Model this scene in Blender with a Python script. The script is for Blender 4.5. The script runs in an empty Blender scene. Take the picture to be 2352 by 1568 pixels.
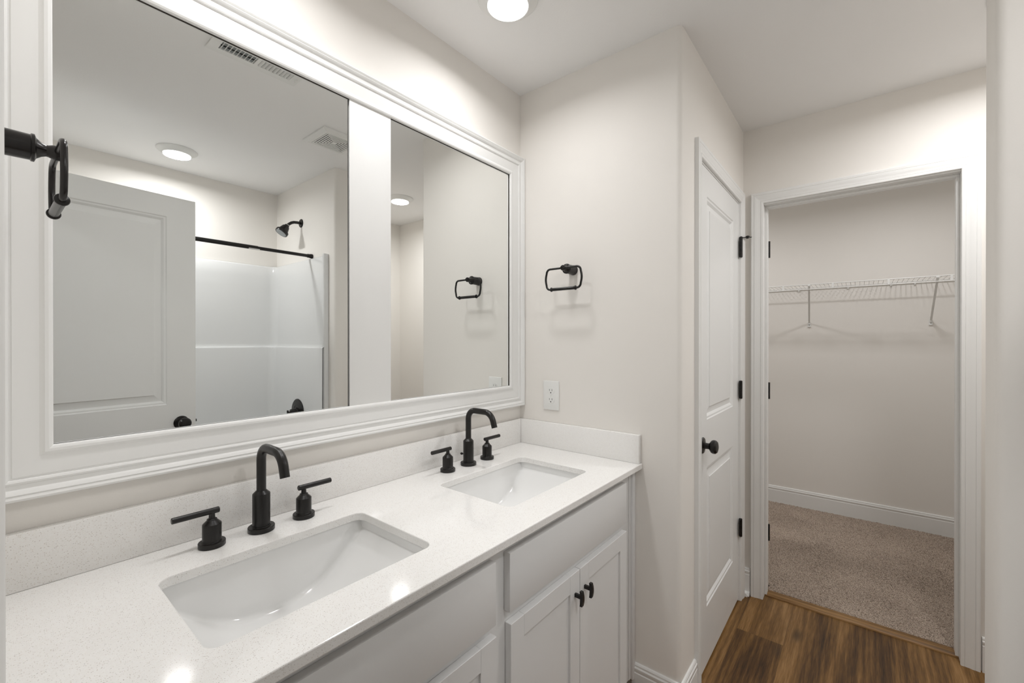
import bpy, bmesh, math, random
import numpy as np
from mathutils import Vector, Matrix
random.seed(7); RNG = np.random.default_rng(7)
S = bpy.context.scene; COL = S.collection
PI = math.pi
# ------------------------------------------------------------------ camera
cam = bpy.data.cameras.new('camera'); cam_o = bpy.data.objects.new('camera', cam); COL.objects.link(cam_o)
cam.sensor_width = 36.0; cam.lens = 36.0*991.35/2352; cam.clip_start = 0.005; cam.clip_end = 50
cam_o.location = (0.0, -1.2013, 1.3401)
cam_o.rotation_euler = (math.radians(90-0.135), 0, math.radians(38.99-90))
S.camera = cam_o
# ------------------------------------------------------------------ world, exposure
W_ = bpy.data.worlds.new('world'); S.world = W_; W_.use_nodes = True
W_.node_tree.nodes['Background'].inputs[0].default_value = (1.0, 0.97, 0.93, 1)
W_.node_tree.nodes['Background'].inputs[1].default_value = 0.0
S.view_settings.view_transform = 'Standard'; S.view_settings.look = 'None'
S.view_settings.gamma = 1.0; S.view_settings.use_curve_mapping = False
S.view_settings.exposure = 0.09
cy = S.cycles
cy.use_denoising = True
cy.max_bounces = 10; cy.diffuse_bounces = 5; cy.glossy_bounces = 6
cy.use_adaptive_sampling = True; cy.adaptive_threshold = 0.04; cy.adaptive_min_samples = 24
cy.sample_clamp_indirect = 12.0; cy.sample_clamp_direct = 0.0
cy.caustics_reflective = True; cy.blur_glossy = 0.3
# lamp powers in watts of each recessed light; the last is an added fill
E_VANITY, E_TUB, E_HALL, E_CLOSET, E_FILL = 2.85, 6.9, 7.3, 4.6, 4.4
LAMP = (1.0, 0.993, 0.998)

# ------------------------------------------------------------------ materials
def mat(name, col, rough=0.5, metal=0.0, spec=0.5, emit=None):
    m = bpy.data.materials.new(name); m.use_nodes = True
    b = m.node_tree.nodes['Principled BSDF']
    b.inputs['Base Color'].default_value = (*col, 1); b.inputs['Roughness'].default_value = rough
    b.inputs['Metallic'].default_value = metal; b.inputs['Specular IOR Level'].default_value = spec
    if emit:
        b.inputs['Emission Color'].default_value = (*LAMP, 1); b.inputs['Emission Strength'].default_value = emit
    return m
class NT:
    def __init__(s, m): s.m = m; s.t = m.node_tree; s.b = s.t.nodes['Principled BSDF']
    def n(s, typ, **k):
        nd = s.t.nodes.new(typ)
        for a, v in k.items(): setattr(nd, a, v)
        return nd
    def l(s, a, b): s.t.links.new(a, b)
    def math(s, op, a, b=None, c=None):
        nd = s.n('ShaderNodeMath', operation=op)
        for i, v in enumerate((a, b, c)):
            if v is None: continue
            if isinstance(v, (int, float)): nd.inputs[i].default_value = v
            else: s.l(v, nd.inputs[i])
        return nd.outputs[0]
    def noise(s, vec, scale, detail=3, rough=0.5, dist=0):
        nd = s.n('ShaderNodeTexNoise'); nd.inputs['Scale'].default_value = scale; nd.inputs['Detail'].default_value = detail
        nd.inputs['Roughness'].default_value = rough; nd.inputs['Distortion'].default_value = dist
        if vec is not None: s.l(vec, nd.inputs['Vector'])
        return nd
    def pos(s):
        return s.n('ShaderNodeNewGeometry').outputs['Position']
    def ramp(s, fac, stops):
        nd = s.n('ShaderNodeValToRGB'); e = nd.color_ramp.elements
        while len(e) < len(stops): e.new(0.5)
        for i, (p, c) in enumerate(stops): e[i].position = p; e[i].color = (*c, 1)
        s.l(fac, nd.inputs[0]); return nd.outputs[0]
    def mix(s, fac, a, b, blend='MIX'):
        nd = s.n('ShaderNodeMix', data_type='RGBA', blend_type=blend)
        for sock, v in ((nd.inputs[0], fac), (nd.inputs[6], a), (nd.inputs[7], b)):
            if isinstance(v, (int, float)): sock.default_value = v
            elif isinstance(v, tuple): sock.default_value = (*v, 1)
            else: s.l(v, sock)
        return nd.outputs[2]
    def bump(s, h, strength, dist):
        nd = s.n('ShaderNodeBump'); nd.inputs['Strength'].default_value = strength; nd.inputs['Distance'].default_value = dist
        s.l(h, nd.inputs['Height']); s.l(nd.outputs[0], s.b.inputs['Normal'])

M = {}
def paint(name, col, rough, scale=260, strength=0.06, spec=0.3):
    m = mat(name, col, rough, spec=spec); q = NT(m); p = q.pos()
    q.bump(q.noise(p, scale, 2).outputs[0], strength, 0.002)
    v = q.noise(p, 1.3, 2).outputs[0]
    q.l(q.mix(q.math('MULTIPLY', v, 0.05), col, tuple(c*0.93 for c in col)), q.b.inputs['Base Color'])
    return m
M['wall'] = paint('wall_paint', (0.85, 0.822, 0.78), 0.62)
M['ceil'] = paint('ceiling_paint', (0.90, 0.895, 0.885), 0.8, 180, 0.12)
M['trim'] = paint('trim_white', (0.85, 0.85, 0.835), 0.46, 60, 0.02, 0.3)
M['door'] = paint('door_white', (0.84, 0.845, 0.835), 0.34, 300, 0.03, 0.45)
M['cab'] = paint('cabinet_grey', (0.78, 0.78, 0.775), 0.42, 120, 0.02, 0.4)
M['cabshade'] = mat('toe_kick_shade', (0.25, 0.24, 0.23), 0.6)  # darker cabinet grey, shade of the recess put into the colour
M['black'] = mat('oil_black_metal', (0.009, 0.0078, 0.0070), 0.32, 0.0, 0.42)
M['blackgloss'] = mat('bronze_black_metal', (0.010, 0.0085, 0.0078), 0.26, 0.0, 0.42)
M['ceramic'] = mat('white_ceramic', (0.86, 0.86, 0.85), 0.07)
M['acrylic'] = mat('white_acrylic', (0.77, 0.775, 0.77), 0.12)
M['plastic'] = mat('white_plastic', (0.84, 0.84, 0.82), 0.35)
M['slot'] = mat('dark_slot', (0.03, 0.03, 0.03), 0.7)
M['dark'] = mat('duct_grey', (0.42, 0.45, 0.455), 0.7)
M['vinylwire'] = mat('white_coated_wire', (0.82, 0.82, 0.80), 0.35)
M['brass'] = mat('dull_steel', (0.45, 0.45, 0.44), 0.4, 0.9)
M['mirror'] = mat('silvered_glass', (0.89, 0.905, 0.895), 0.0, 1.0)
M['rabbetshade'] = mat('raw_rabbet_gap_shade', (0.22, 0.195, 0.17), 0.8)  # dark tone puts the shade behind the frame lip into the colour
M['glassedge'] = mat('mirror_edge', (0.10, 0.12, 0.11), 0.2)
M['lens'] = mat('lit_lamp_lens', (0.9, 0.9, 0.9), 0.5, emit=3.0)
# speckled quartz
m = mat('speckled_quartz', (0.87, 0.86, 0.84), 0.10); q = NT(m); p = q.pos()
base = (0.92, 0.915, 0.90)
def specks(scale, lim, pick, seed):
    vo = q.n('ShaderNodeTexVoronoi'); vo.inputs['Scale'].default_value = scale
    ad = q.n('ShaderNodeVectorMath', operation='ADD'); ad.inputs[1].default_value = (seed, seed*2, seed*3); q.l(p, ad.inputs[0])
    q.l(ad.outputs[0], vo.inputs['Vector'])
    sp = q.n('ShaderNodeSeparateColor'); q.l(vo.outputs['Color'], sp.inputs[0])
    return q.math('MULTIPLY', q.math('LESS_THAN', vo.outputs['Distance'], lim), q.math('GREATER_THAN', sp.outputs[0], pick)), sp.outputs[1]
f1, r1 = specks(470, 0.36, 0.80, 1.0); f2, r2 = specks(860, 0.42, 0.55, 5.0); f3, r3 = specks(280, 0.20, 0.86, 9.0)
c = q.mix(q.math('MULTIPLY', q.noise(p, 90, 2).outputs[0], 0.35), base, (0.82, 0.79, 0.75))
c = q.mix(q.math('MULTIPLY', f2, 0.20), c, (0.60, 0.52, 0.44))
c = q.mix(q.math('MULTIPLY', f1, 0.38), c, q.ramp(r1, [(0.0, (0.30, 0.22, 0.16)), (0.6, (0.45, 0.36, 0.28)), (1.0, (0.42, 0.42, 0.42))]))
c = q.mix(q.math('MULTIPLY', f3, 0.45), c, (0.16, 0.12, 0.09))
q.l(c, q.b.inputs['Base Color']); M['quartz'] = m
# vinyl plank floor, boards along x
def plank_material(name, board_w, board_l, tint=1.0, joints=True, along_y=False):
    m = mat(name, (0.2, 0.12, 0.06), 0.42, spec=0.35); q = NT(m); p = q.pos()
    sx = q.n('ShaderNodeSeparateXYZ'); q.l(p, sx.inputs[0]); X, Y = sx.outputs[0], sx.outputs[1]
    if along_y:
        sw = q.n('ShaderNodeCombineXYZ'); q.l(Y, sw.inputs[0]); q.l(X, sw.inputs[1]); q.l(sx.outputs[2], sw.inputs[2]); p = sw.outputs[0]; X, Y = Y, X
    ry = q.math('DIVIDE', q.math('ADD', Y, 20.045), board_w); row = q.math('FLOOR', ry)
    wn = q.n('ShaderNodeTexWhiteNoise', noise_dimensions='1D'); q.l(row, wn.inputs['W'])
    rx = q.math('DIVIDE', q.math('ADD', q.math('ADD', X, 20.0), q.math('MULTIPLY', wn.outputs['Value'], board_l)), board_l)
    ix = q.math('FLOOR', rx)
    cb = q.n('ShaderNodeCombineXYZ'); q.l(row, cb.inputs[0]); q.l(ix, cb.inputs[1])
    w2 = q.n('ShaderNodeTexWhiteNoise', noise_dimensions='3D'); q.l(cb.outputs[0], w2.inputs['Vector'])
    off = q.n('ShaderNodeVectorMath', operation='SCALE'); q.l(w2.outputs['Color'], off.inputs[0]); off.inputs[3].default_value = 37.0
    gv = q.n('ShaderNodeVectorMath', operation='ADD'); q.l(p, gv.inputs[0]); q.l(off.outputs[0], gv.inputs[1])
    def stretched(sxv, syv):
        mp = q.n('ShaderNodeMapping'); mp.inputs['Scale'].default_value = (sxv, syv, 1); q.l(gv.outputs[0], mp.inputs[0]); return mp.outputs[0]
    broad = q.noise(stretched(0.85, 7.0), 1.0, 4, 0.5, 0.5).outputs[0]
    fine = q.noise(stretched(2.6, 62), 1.0, 5, 0.62, 0.35).outputs[0]
    fib = q.noise(stretched(16, 420), 1.0, 2, 0.5).outputs[0]
    wv = q.n('ShaderNodeTexWave', wave_type='RINGS'); wv.inputs['Scale'].default_value = 1.6; wv.inputs['Distortion'].default_value = 5
    wv.inputs['Detail'].default_value = 3; wv.inputs['Detail Scale'].default_value = 1.2; q.l(stretched(0.9, 9), wv.inputs['Vector'])
    ring = wv.outputs[0]
    g = q.math('ADD', q.math('MULTIPLY', broad, 0.85), q.math('MULTIPLY', fine, 0.50))
    g = q.math('ADD', g, q.math('MULTIPLY', ring, 0.07)); g = q.math('ADD', g, q.math('MULTIPLY', q.math('SUBTRACT', w2.outputs['Value'], 0.5), 0.16))
    g = q.math('ADD', g, q.math('MULTIPLY', q.math('SUBTRACT', fib, 0.5), 0.34))
    t = tint
    c = q.ramp(g, [(0.44, (0.030*t, 0.0130*t, 0.0036*t)), (0.58, (0.092*t, 0.043*t, 0.0115*t)), (0.74, (0.205*t, 0.104*t, 0.030*t)), (0.92, (0.36*t, 0.205*t, 0.080*t))])
    kn = q.n('ShaderNodeTexVoronoi'); kn.inputs['Scale'].default_value = 1.0; q.l(stretched(2.2, 6.5), kn.inputs['Vector'])
    kf = q.n('ShaderNodeMapRange'); kf.inputs[1].default_value = 0.03; kf.inputs[2].default_value = 0.17; kf.inputs[3].default_value = 0.85; kf.inputs[4].default_value = 0.0
    q.l(kn.outputs['Distance'], kf.inputs[0]); c = q.mix(kf.outputs[0], c, (0.022, 0.013, 0.007))
    if joints:
        fy = q.math('FRACT', ry); fx = q.math('FRACT', rx)
        j = q.math('MAXIMUM', q.math('LESS_THAN', fy, 0.005), q.math('LESS_THAN', fx, 0.0008))
        c = q.mix(q.math('MULTIPLY', j, 0.45), c, (0.02, 0.012, 0.006))
    q.l(c, q.b.inputs['Base Color']); q.bump(fine, 0.12, 0.002)
    return m
M['wood'] = plank_material('wood_plank_floor', 0.182, 1.22)
M['woodstrip'] = plank_material('wood_strip', 3.0, 9.0, 0.95, False, True)
# carpet
m = mat('beige_carpet', (0.4, 0.33, 0.27), 0.95, spec=0.05); q = NT(m); p = q.pos()
n1 = q.noise(p, 260, 3, 0.7).outputs[0]; n2 = q.noise(p, 3.2, 3, 0.55).outputs[0]; n3 = q.noise(p, 900, 2).outputs[0]
g = q.math('ADD', q.math('MULTIPLY', n1, 0.90), q.math('MULTIPLY', n2, 0.12)); g = q.math('ADD', g, q.math('MULTIPLY', q.math('SUBTRACT', n3, 0.5), 0.35))
q.l(q.ramp(g, [(0.36, (0.10, 0.075, 0.055)), (0.50, (0.44, 0.345, 0.275)), (0.66, (0.78, 0.66, 0.55))]), q.b.inputs['Base Color'])
q.bump(n1, 0.8, 0.006); q.b.inputs['Sheen Weight'].default_value = 0.2; M['carpet'] = m

# ------------------------------------------------------------------ object helpers
WL = {}
def wl(o): return WL.get(o.name, Vector((0, 0, 0)))
def obj(name, bm, m, parent=None, smooth=30, loc=None, extra=None):
    """bm is in world coordinates; one mesh object, origin at its base"""
    bmesh.ops.recalc_face_normals(bm, faces=bm.faces)
    me = bpy.data.meshes.new(name)
    if parent is None and loc is None:
        co = [v.co for v in bm.verts]
        lo = [min(c[i] for c in co) for i in range(3)]; hi = [max(c[i] for c in co) for i in range(3)]
        loc = Vector(((lo[0]+hi[0])/2, (lo[1]+hi[1])/2, lo[2]))
    off = wl(parent) if parent is not None else Vector(loc)
    bmesh.ops.translate(bm, verts=bm.verts, vec=-off)
    bm.to_mesh(me); bm.free()
    if isinstance(m, (list, tuple)):
        for mm in m: me.materials.append(mm)
    else: me.materials.append(m)
    if smooth:
        me.polygons.foreach_set('use_smooth', [True]*len(me.polygons)); me.set_sharp_from_angle(angle=math.radians(smooth))
    o = bpy.data.objects.new(name, me); COL.objects.link(o)
    if parent is not None: o.parent = parent; WL[o.name] = off
    else: o.location = off; WL[o.name] = off
    return o
def tag(o, label, cat, group=None, kind=None):
    o['label'] = label; o['category'] = cat
    if group: o['group'] = group
    if kind: o['kind'] = kind
    return o
def thing(name, label, cat, loc, group=None, kind=None):
    o = bpy.data.objects.new(name, None); o.empty_display_size = 0.05; COL.objects.link(o); o.location = loc; WL[o.name] = Vector(loc)
    return tag(o, label, cat, group, kind)
def struct(name, bm, m, label, cat, smooth=30):
    return tag(obj(name, bm, m, smooth=smooth), label, cat, kind='structure')
def dup(root, loc, label, group=None):
    r = root.copy(); COL.objects.link(r); r.location = loc; WL[r.name] = Vector(loc); r['label'] = label
    if group: r['group'] = group
    def rec(src, dst):
        for ch in list(src.children):
            c = ch.copy(); COL.objects.link(c); c.parent = dst; rec(ch, c)
    rec(root, r); return r
# shapes (all into a bmesh)
def NB(): return bmesh.new()
def box(bm, lo, hi, bev=0.0, seg=2):
    r = bmesh.ops.create_cube(bm, size=1.0); vs = r['verts']
    for v in vs:
        v.co = Vector([lo[i] + (v.co[i]+0.5)*(hi[i]-lo[i]) for i in range(3)])
    if bev > 0:
        es = list({e for v in vs for e in v.link_edges})
        bmesh.ops.bevel(bm, geom=es, offset=bev, segments=seg, affect='EDGES', profile=0.5)
    return bm
def prism(bm, pts, axis, a0, a1):
    """closed polygon pts (2-D) extruded along axis 0/1/2 from a0 to a1"""
    def P(u, v, w): return {0: (w, u, v), 1: (u, w, v), 2: (u, v, w)}[axis]
    A = [bm.verts.new(P(u, v, a0)) for u, v in pts]; B = [bm.verts.new(P(u, v, a1)) for u, v in pts]
    n = len(pts)
    for i in range(n): bm.faces.new((A[i], A[(i+1) % n], B[(i+1) % n], B[i]))
    bm.faces.new(A[::-1]); bm.faces.new(B); return bm
def basis(d):
    d = Vector(d).normalized(); a = Vector((0, 0, 1)) if abs(d.z) < 0.9 else Vector((1, 0, 0))
    x = d.cross(a).normalized(); return x, d.cross(x).normalized(), d
def lathe(bm, prof, o, d, n=32, caps=True):
    """prof: list of (radius, distance along d)"""
    x, y, d = basis(d); o = Vector(o); rings = []
    for r, h in prof:
        if r < 1e-6: rings.append([bm.verts.new(o + d*h)])
        else: rings.append([bm.verts.new(o + d*h + (x*math.cos(2*PI*i/n) + y*math.sin(2*PI*i/n))*r) for i in range(n)])
    for a, b in zip(rings, rings[1:]):
        if len(a) == 1 and len(b) == 1: continue
        for i in range(n):
            j = (i+1) % n
            if len(a) == 1: bm.faces.new((a[0], b[i], b[j]))
            elif len(b) == 1: bm.faces.new((a[i], a[j], b[0]))
            else: bm.faces.new((a[i], a[j], b[j], b[i]))
    if caps:
        if len(rings[0]) > 1: bm.faces.new(rings[0][::-1])
        if len(rings[-1]) > 1: bm.faces.new(rings[-1])
    return bm
def tube(bm, path, r, n=14, closed=False, rads=None):
    P = [Vector(p) for p in path]; N = len(P); rings = []
    T = []
    for i in range(N):
        a = P[(i-1) % N] if (closed or i > 0) else P[i]; b = P[(i+1) % N] if (closed or i < N-1) else P[i]
        T.append((b-a).normalized())
    x, y, _ = basis(T[0])
    for i in range(N):
        x = (x - T[i]*x.dot(T[i])).normalized(); y = T[i].cross(x)
        rr = rads[i] if rads else r
        rings.append([bm.verts.new(P[i] + (x*math.cos(2*PI*k/n) + y*math.sin(2*PI*k/n))*rr) for k in range(n)])
    for i in range(N if closed else N-1):
        a, b = rings[i], rings[(i+1) % N]
        for k in range(n): bm.faces.new((a[k], a[(k+1) % n], b[(k+1) % n], b[k]))
    if not closed: bm.faces.new(rings[0][::-1]); bm.faces.new(rings[-1])
    return bm
def arc(c, r, a0, a1, n, f):
    return [f(c[0] + r*math.cos(a0+(a1-a0)*i/n), c[1] + r*math.sin(a0+(a1-a0)*i/n)) for i in range(n+1)]
def sweep(bm, corners, prof, to3, closed=False, only=None, side=1):
    """mitred moulding: corners = 2-D path of the inner edge, prof = closed list of (outward w, height t)"""
    n = len(corners); C = [Vector(c) for c in corners]
    def nor(a, b): d = (b-a).normalized(); return Vector((d.y, -d.x))*side
    segs = range(n if closed else n-1); nn = {i: nor(C[i], C[(i+1) % n]) for i in segs}
    def mit(i):
        a = nn.get((i-1) % n if closed else i-1); b = nn.get(i)
        if a is None: return b
        if b is None: return a
        m_ = (a+b).normalized(); return m_/max(0.2, m_.dot(b))
    for i in segs:
        if only is not None and i != only: continue
        j = (i+1) % n; mi, mj = mit(i), mit(j)
        A = [bm.verts.new(to3(C[i]+mi*w, t)) for w, t in prof]; B = [bm.verts.new(to3(C[j]+mj*w, t)) for w, t in prof]
        k = len(prof)
        for s in range(k): bm.faces.new((A[s], A[(s+1) % k], B[(s+1) % k], B[s]))
        bm.faces.new(A[::-1]); bm.faces.new(B)
    return bm
def rrect(cx, cy, hx, hy, r, n=6):
    pts = []
    for sx, sy, a in ((1, 1, 0), (-1, 1, PI/2), (-1, -1, PI), (1, -1, 1.5*PI)):
        for i in range(n+1):
            t = a + PI/2*i/n; pts.append((cx+sx*(hx-r)+r*math.cos(t), cy+sy*(hy-r)+r*math.sin(t)))
    return pts
def loft(bm, loops, cap0=False, cap1=False):
    R = [[bm.verts.new(p) for p in L] for L in loops]
    for a, b in zip(R, R[1:]):
        n = len(a)
        for i in range(n): bm.faces.new((a[i], a[(i+1) % n], b[(i+1) % n], b[i]))
    if cap0: bm.faces.new(R[0][::-1])
    if cap1: bm.faces.new(R[-1])
    return bm

# ------------------------------------------------------------------ dimensions
X1, X2, XC = 1.543, 2.559, 4.13          # vanity side wall, closet wall, closet rear wall
YL, YR = -0.712, -2.285                  # linen door wall, tub back wall
XT, YT = 1.43, -1.434                    # shower wall face and its free end
H = 2.445; TH = 0.115
XW = -0.002                              # left wall face
# ------------------------------------------------------------------ floor, ceiling
bm = NB(); box(bm, (-1.45, -2.5, -0.06), (X2+0.062, 0.5, 0.0)); struct('floor', bm, M['wood'], 'brown wood plank floor of the bathroom', 'floor', 0)
bm = NB(); box(bm, (X2+0.062, -2.5, -0.06), (XC+0.2, 0.5, -0.002)); struct('floor', bm, M['carpet'], 'floor slab under the closet carpet', 'floor', 0)
bm = NB(); box(bm, (-1.45, -2.5, H), (XC+0.2, 0.5, H+0.1)); struct('ceiling', bm, M['ceil'], 'plain off white ceiling', 'ceiling', 0)
# ------------------------------------------------------------------ walls
def poly_wall(name, pts, label, z0=0, z1=H):
    bm = NB(); prism(bm, pts, 2, z0, z1); return struct(name, bm, M['wall'], label, 'wall')
def boxes_wall(name, bs, label):
    bm = NB()
    for lo, hi in bs: box(bm, lo, hi)
    return struct(name, bm, M['wall'], label, 'wall', 0)
boxes_wall('wall_back', [((-1.45, 0, 0), (X1+0.2, 0.1, H))], 'cream wall behind the framed mirror and vanity')
R = 0.019
poly_wall('wall_right', [(X1+TH, 0), (X1, 0), (X1, YL+R)] + [(X1+R-R*math.cos(t*PI/12), YL+R-R*math.sin(t*PI/12)) for t in range(1, 6)] + [(X1+R, YL), (X1+TH, YL)],
          'cream wall with towel ring at the right end of the vanity')
# linen wall with door opening x 1.745..2.475
LX0, LX1, DZ = 1.745, 2.477, 2.058
boxes_wall('wall_linen', [((X1+TH, YL, 0), (LX0, YL+TH, H)), ((LX1, YL, 0), (X2+TH, YL+TH, H)), ((LX0, YL, DZ), (LX1, YL+TH, H))], 'cream wall around the closed panel door')
CY0, CY1 = -0.790, -1.540
boxes_wall('wall_closet', [((X2, CY0, 0), (X2+TH, YL, H)), ((X2, YR-TH, 0), (X2+TH, CY1, H)), ((X2, CY1, DZ), (X2+TH, CY0, H))], 'cream wall around the closet opening')
poly_wall('wall_tub_end', [(XT, YR), (XT, YT-R)] + [(XT+R-R*math.cos(t*PI/12), YT-R+R*math.sin(t*PI/12)) for t in range(1, 6)] + [(XT+R, YT), (XT+TH-R, YT)]
          + [(XT+TH-R+R*math.sin(t*PI/12), YT-R+R*math.cos(t*PI/12)) for t in range(1, 6)] + [(XT+TH, YT-R), (XT+TH, YR)], 'cream shower wall with rounded free end')
boxes_wall('wall_rear', [((-1.45, YR-TH, 0), (X2, YR, H))], 'cream wall behind the bathtub')
EY0, EY1 = -0.622, -1.378                # entry door opening
boxes_wall('wall_left', [((XW-TH, EY0, 0), (XW, 0, H)), ((XW-TH, YR, 0), (XW, EY1, H)), ((XW-TH, EY1, DZ), (XW, EY0, H))], 'cream wall with towel ring at the left end of the vanity')
boxes_wall('wall_hall', [((-1.45, YR, 0), (-1.35, 0, H))], 'cream wall of the hall outside the entry door')
boxes_wall('wall_closet_rear', [((XC, -2.4, 0), (XC+0.1, 0.4, H))], 'beige rear wall of the closet behind the wire shelf')
boxes_wall('wall_closet_left', [((X2+TH, 0.27, 0), (XC, 0.37, H)), ((X2, YL+TH, 0), (X2+TH, 0.37, H))], 'left wall of the closet')
boxes_wall('wall_closet_right', [((X2+TH, -2.15, 0), (XC, -2.05, H))], 'right wall of the closet')
# ------------------------------------------------------------------ mouldings
BASE = [(0, 0), (0.0125, 0), (0.0125, 0.106), (0.0105, 0.109), (0.0105, 0.112), (0.0122, 0.115), (0.0122, 0.124), (0.0085, 0.128), (0.0085, 0.131), (0.009, 0.134), (0.006, 0.139), (0, 0.140)]
def baseboard(name, path, side, label, z=0.0, shoe=False):
    bm = NB(); sweep(bm, path, BASE, lambda p, t: (p.x, p.y, t+z), side=side)
    if shoe: sweep(bm, path, [(0.0125, 0), (0.028, 0), (0.027, 0.008), (0.022, 0.016), (0.0125, 0.019)], lambda p, t: (p.x, p.y, t+z), side=side)
    return struct(name, bm, M['trim'], label, 'baseboard')
baseboard('baseboard_right', [(X1, -0.537), (X1, YL), (1.699, YL)], 1, 'white baseboard turning the corner from the vanity to the panel door')
baseboard('baseboard_corner', [(2.521, YL), (X2, YL), (X2, -0.747)], 1, 'short white baseboard piece between the two door casings', shoe=True)
baseboard('baseboard_closet_wall', [(X2, -1.583), (X2, YR), (XT+TH, YR), (XT+TH, YT), (XT, YT), (XT, -1.508)], 1, 'white baseboard along the closet wall to the tub')
baseboard('baseboard_closet', [(X2+TH, 0.27), (XC, 0.27), (XC, -2.05), (X2+TH, -2.05)], 1, 'white grooved baseboard on the closet rear wall', z=0.006)
CAS = [(0, 0), (0, 0.009), (0.002, 0.0112), (0.011, 0.0122), (0.0122, 0.0102), (0.0136, 0.0118), (0.026, 0.0125), (0.034, 0.0155), (0.041, 0.0162), (0.0422, 0.0142), (0.0436, 0.0160), (0.053, 0.0172), (0.0565, 0.015), (0.057, 0)]
def casing(name, corners, to3, label):
    bm = NB(); sweep(bm, corners, CAS, to3, side=-1); return struct(name, bm, M['trim'], label, 'door casing', 24)
ZI = 2.048
casing('trim_1', [(1.7565, 0), (1.7565, ZI), (2.4640, ZI), (2.4640, 0)], lambda p, t: (p.x, YL-t, p.y), 'white casing around the closed panel door')
casing('trim_2', [(0.8070, 0), (0.8070, ZI), (1.5215, ZI), (1.5215, 0)], lambda p, t: (X2-t, -p.x, p.y), 'white mitred casing around the closet opening')
casing('trim_3', [(0.8070, 0), (0.8070, ZI), (1.5215, ZI), (1.5215, 0)], lambda p, t: (X2+TH+t, -p.x, p.y), 'white casing on the inside of the closet opening')
casing('trim_4', [(0.6385, 0), (0.6385, ZI), (1.3615, ZI), (1.3615, 0)], lambda p, t: (XW+t, -p.x, p.y), 'white casing of the entry door beside the vanity')
def jamb(name, axis, a0, a1, b0, b1, label, stop):
    """lining of an opening: runs a0..a1 across, b0..b1 through the wall; stop = (s0, s1) position of the door stop through the wall"""
    bm = NB(); th = 0.0165
    def bx(u0, u1, w0, w1, z0, z1):
        lo = (min(w0, w1), min(u0, u1), z0); hi = (max(w0, w1), max(u0, u1), z1)
        if axis == 'y': lo, hi = (lo[1], lo[0], z0), (hi[1], hi[0], z1)
        box(bm, lo, hi, 0.001, 1)
    s = 1 if a1 > a0 else -1
    bx(a0, a0+s*th, b0, b1, 0, DZ-th); bx(a1, a1-s*th, b0, b1, 0, DZ-th); bx(a0, a1, b0, b1, DZ-th, DZ)
    bx(a0+s*th, a0+s*(th+0.011), stop[0], stop[1], 0, DZ-th-0.011); bx(a1-s*th, a1-s*(th+0.011), stop[0], stop[1], 0, DZ-th-0.011)
    bx(a0+s*th, a1-s*th, stop[0], stop[1], DZ-th-0.011, DZ-th)
    return struct(name, bm, M['trim'], label, 'door jamb')
jamb('trim_5', 'x', CY0-0.0005, CY1+0.0005, X2+0.0005, X2+TH-0.0005, 'white lining with door stop inside the closet opening', (X2+0.040, X2+0.075))
jamb('trim_6', 'y', LX0+0.0005, LX1-0.0005, YL+0.0005, YL+TH-0.0005, 'white lining around the closed panel door', (YL+0.040, YL+0.075))
jamb('trim_7', 'x', EY0-0.0005, EY1+0.0005, XW-TH+0.0005, XW-0.0005, 'white lining of the entry door opening', (XW-0.075, XW-0.040))
bm = NB(); prism(bm, [(X2+0.036, 0.0005), (X2+0.038, 0.006), (X2+0.046, 0.011), (X2+0.058, 0.0135), (X2+0.084, 0.0135), (X2+0.090, 0.010), (X2+0.090, 0.0005)], 1, CY1+0.018, CY0-0.018)
for v in bm.verts: v.co = Vector((v.co.x, v.co.y, v.co.z))
struct('trim_8', bm, M['woodstrip'], 'wood transition strip between plank floor and closet carpet', 'threshold')
# ------------------------------------------------------------------ carpet (pile as a fine height field)
def carpet():
    x0, x1_, y0, y1_ = X2+0.086, XC-0.001, -2.049, 0.269
    nx, ny = 270, 420
    xs = np.linspace(x0, x1_, nx); ys = np.linspace(y0, y1_, ny)
    gx, gy = np.meshgrid(xs, ys, indexing='ij')
    gx = gx + RNG.normal(0, 0.0012, gx.shape); gy = gy + RNG.normal(0, 0.0012, gy.shape)
    gx = np.clip(gx, x0, x1_); gy = np.clip(gy, y0, y1_)
    gz = 0.009 + RNG.random(gx.shape)*0.007
    gz[0, :] = 0.002
    # keep clear of the wall pieces either side of the opening
    v = np.stack([gx, gy, gz], -1).reshape(-1, 3)
    i = np.arange(nx*ny).reshape(nx, ny)
    inside = ((gx[:-1, :-1] > X2+TH+0.017) | ((gy[:-1, :-1] < CY0-0.018) & (gy[:-1, 1:] < CY0-0.018) & (gy[:-1, :-1] > CY1+0.018)))
    f = np.stack([i[:-1, :-1], i[1:, :-1], i[1:, 1:], i[:-1, 1:]], -1)[inside]
    me = bpy.data.meshes.new('carpet'); me.from_pydata(v.tolist(), [], f.tolist()); me.materials.append(M['carpet'])
    o = bpy.data.objects.new('carpet', me); COL.objects.link(o)
    tag(o, 'beige cut pile carpet covering the closet floor', 'carpet', kind='stuff')
carpet()

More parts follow.
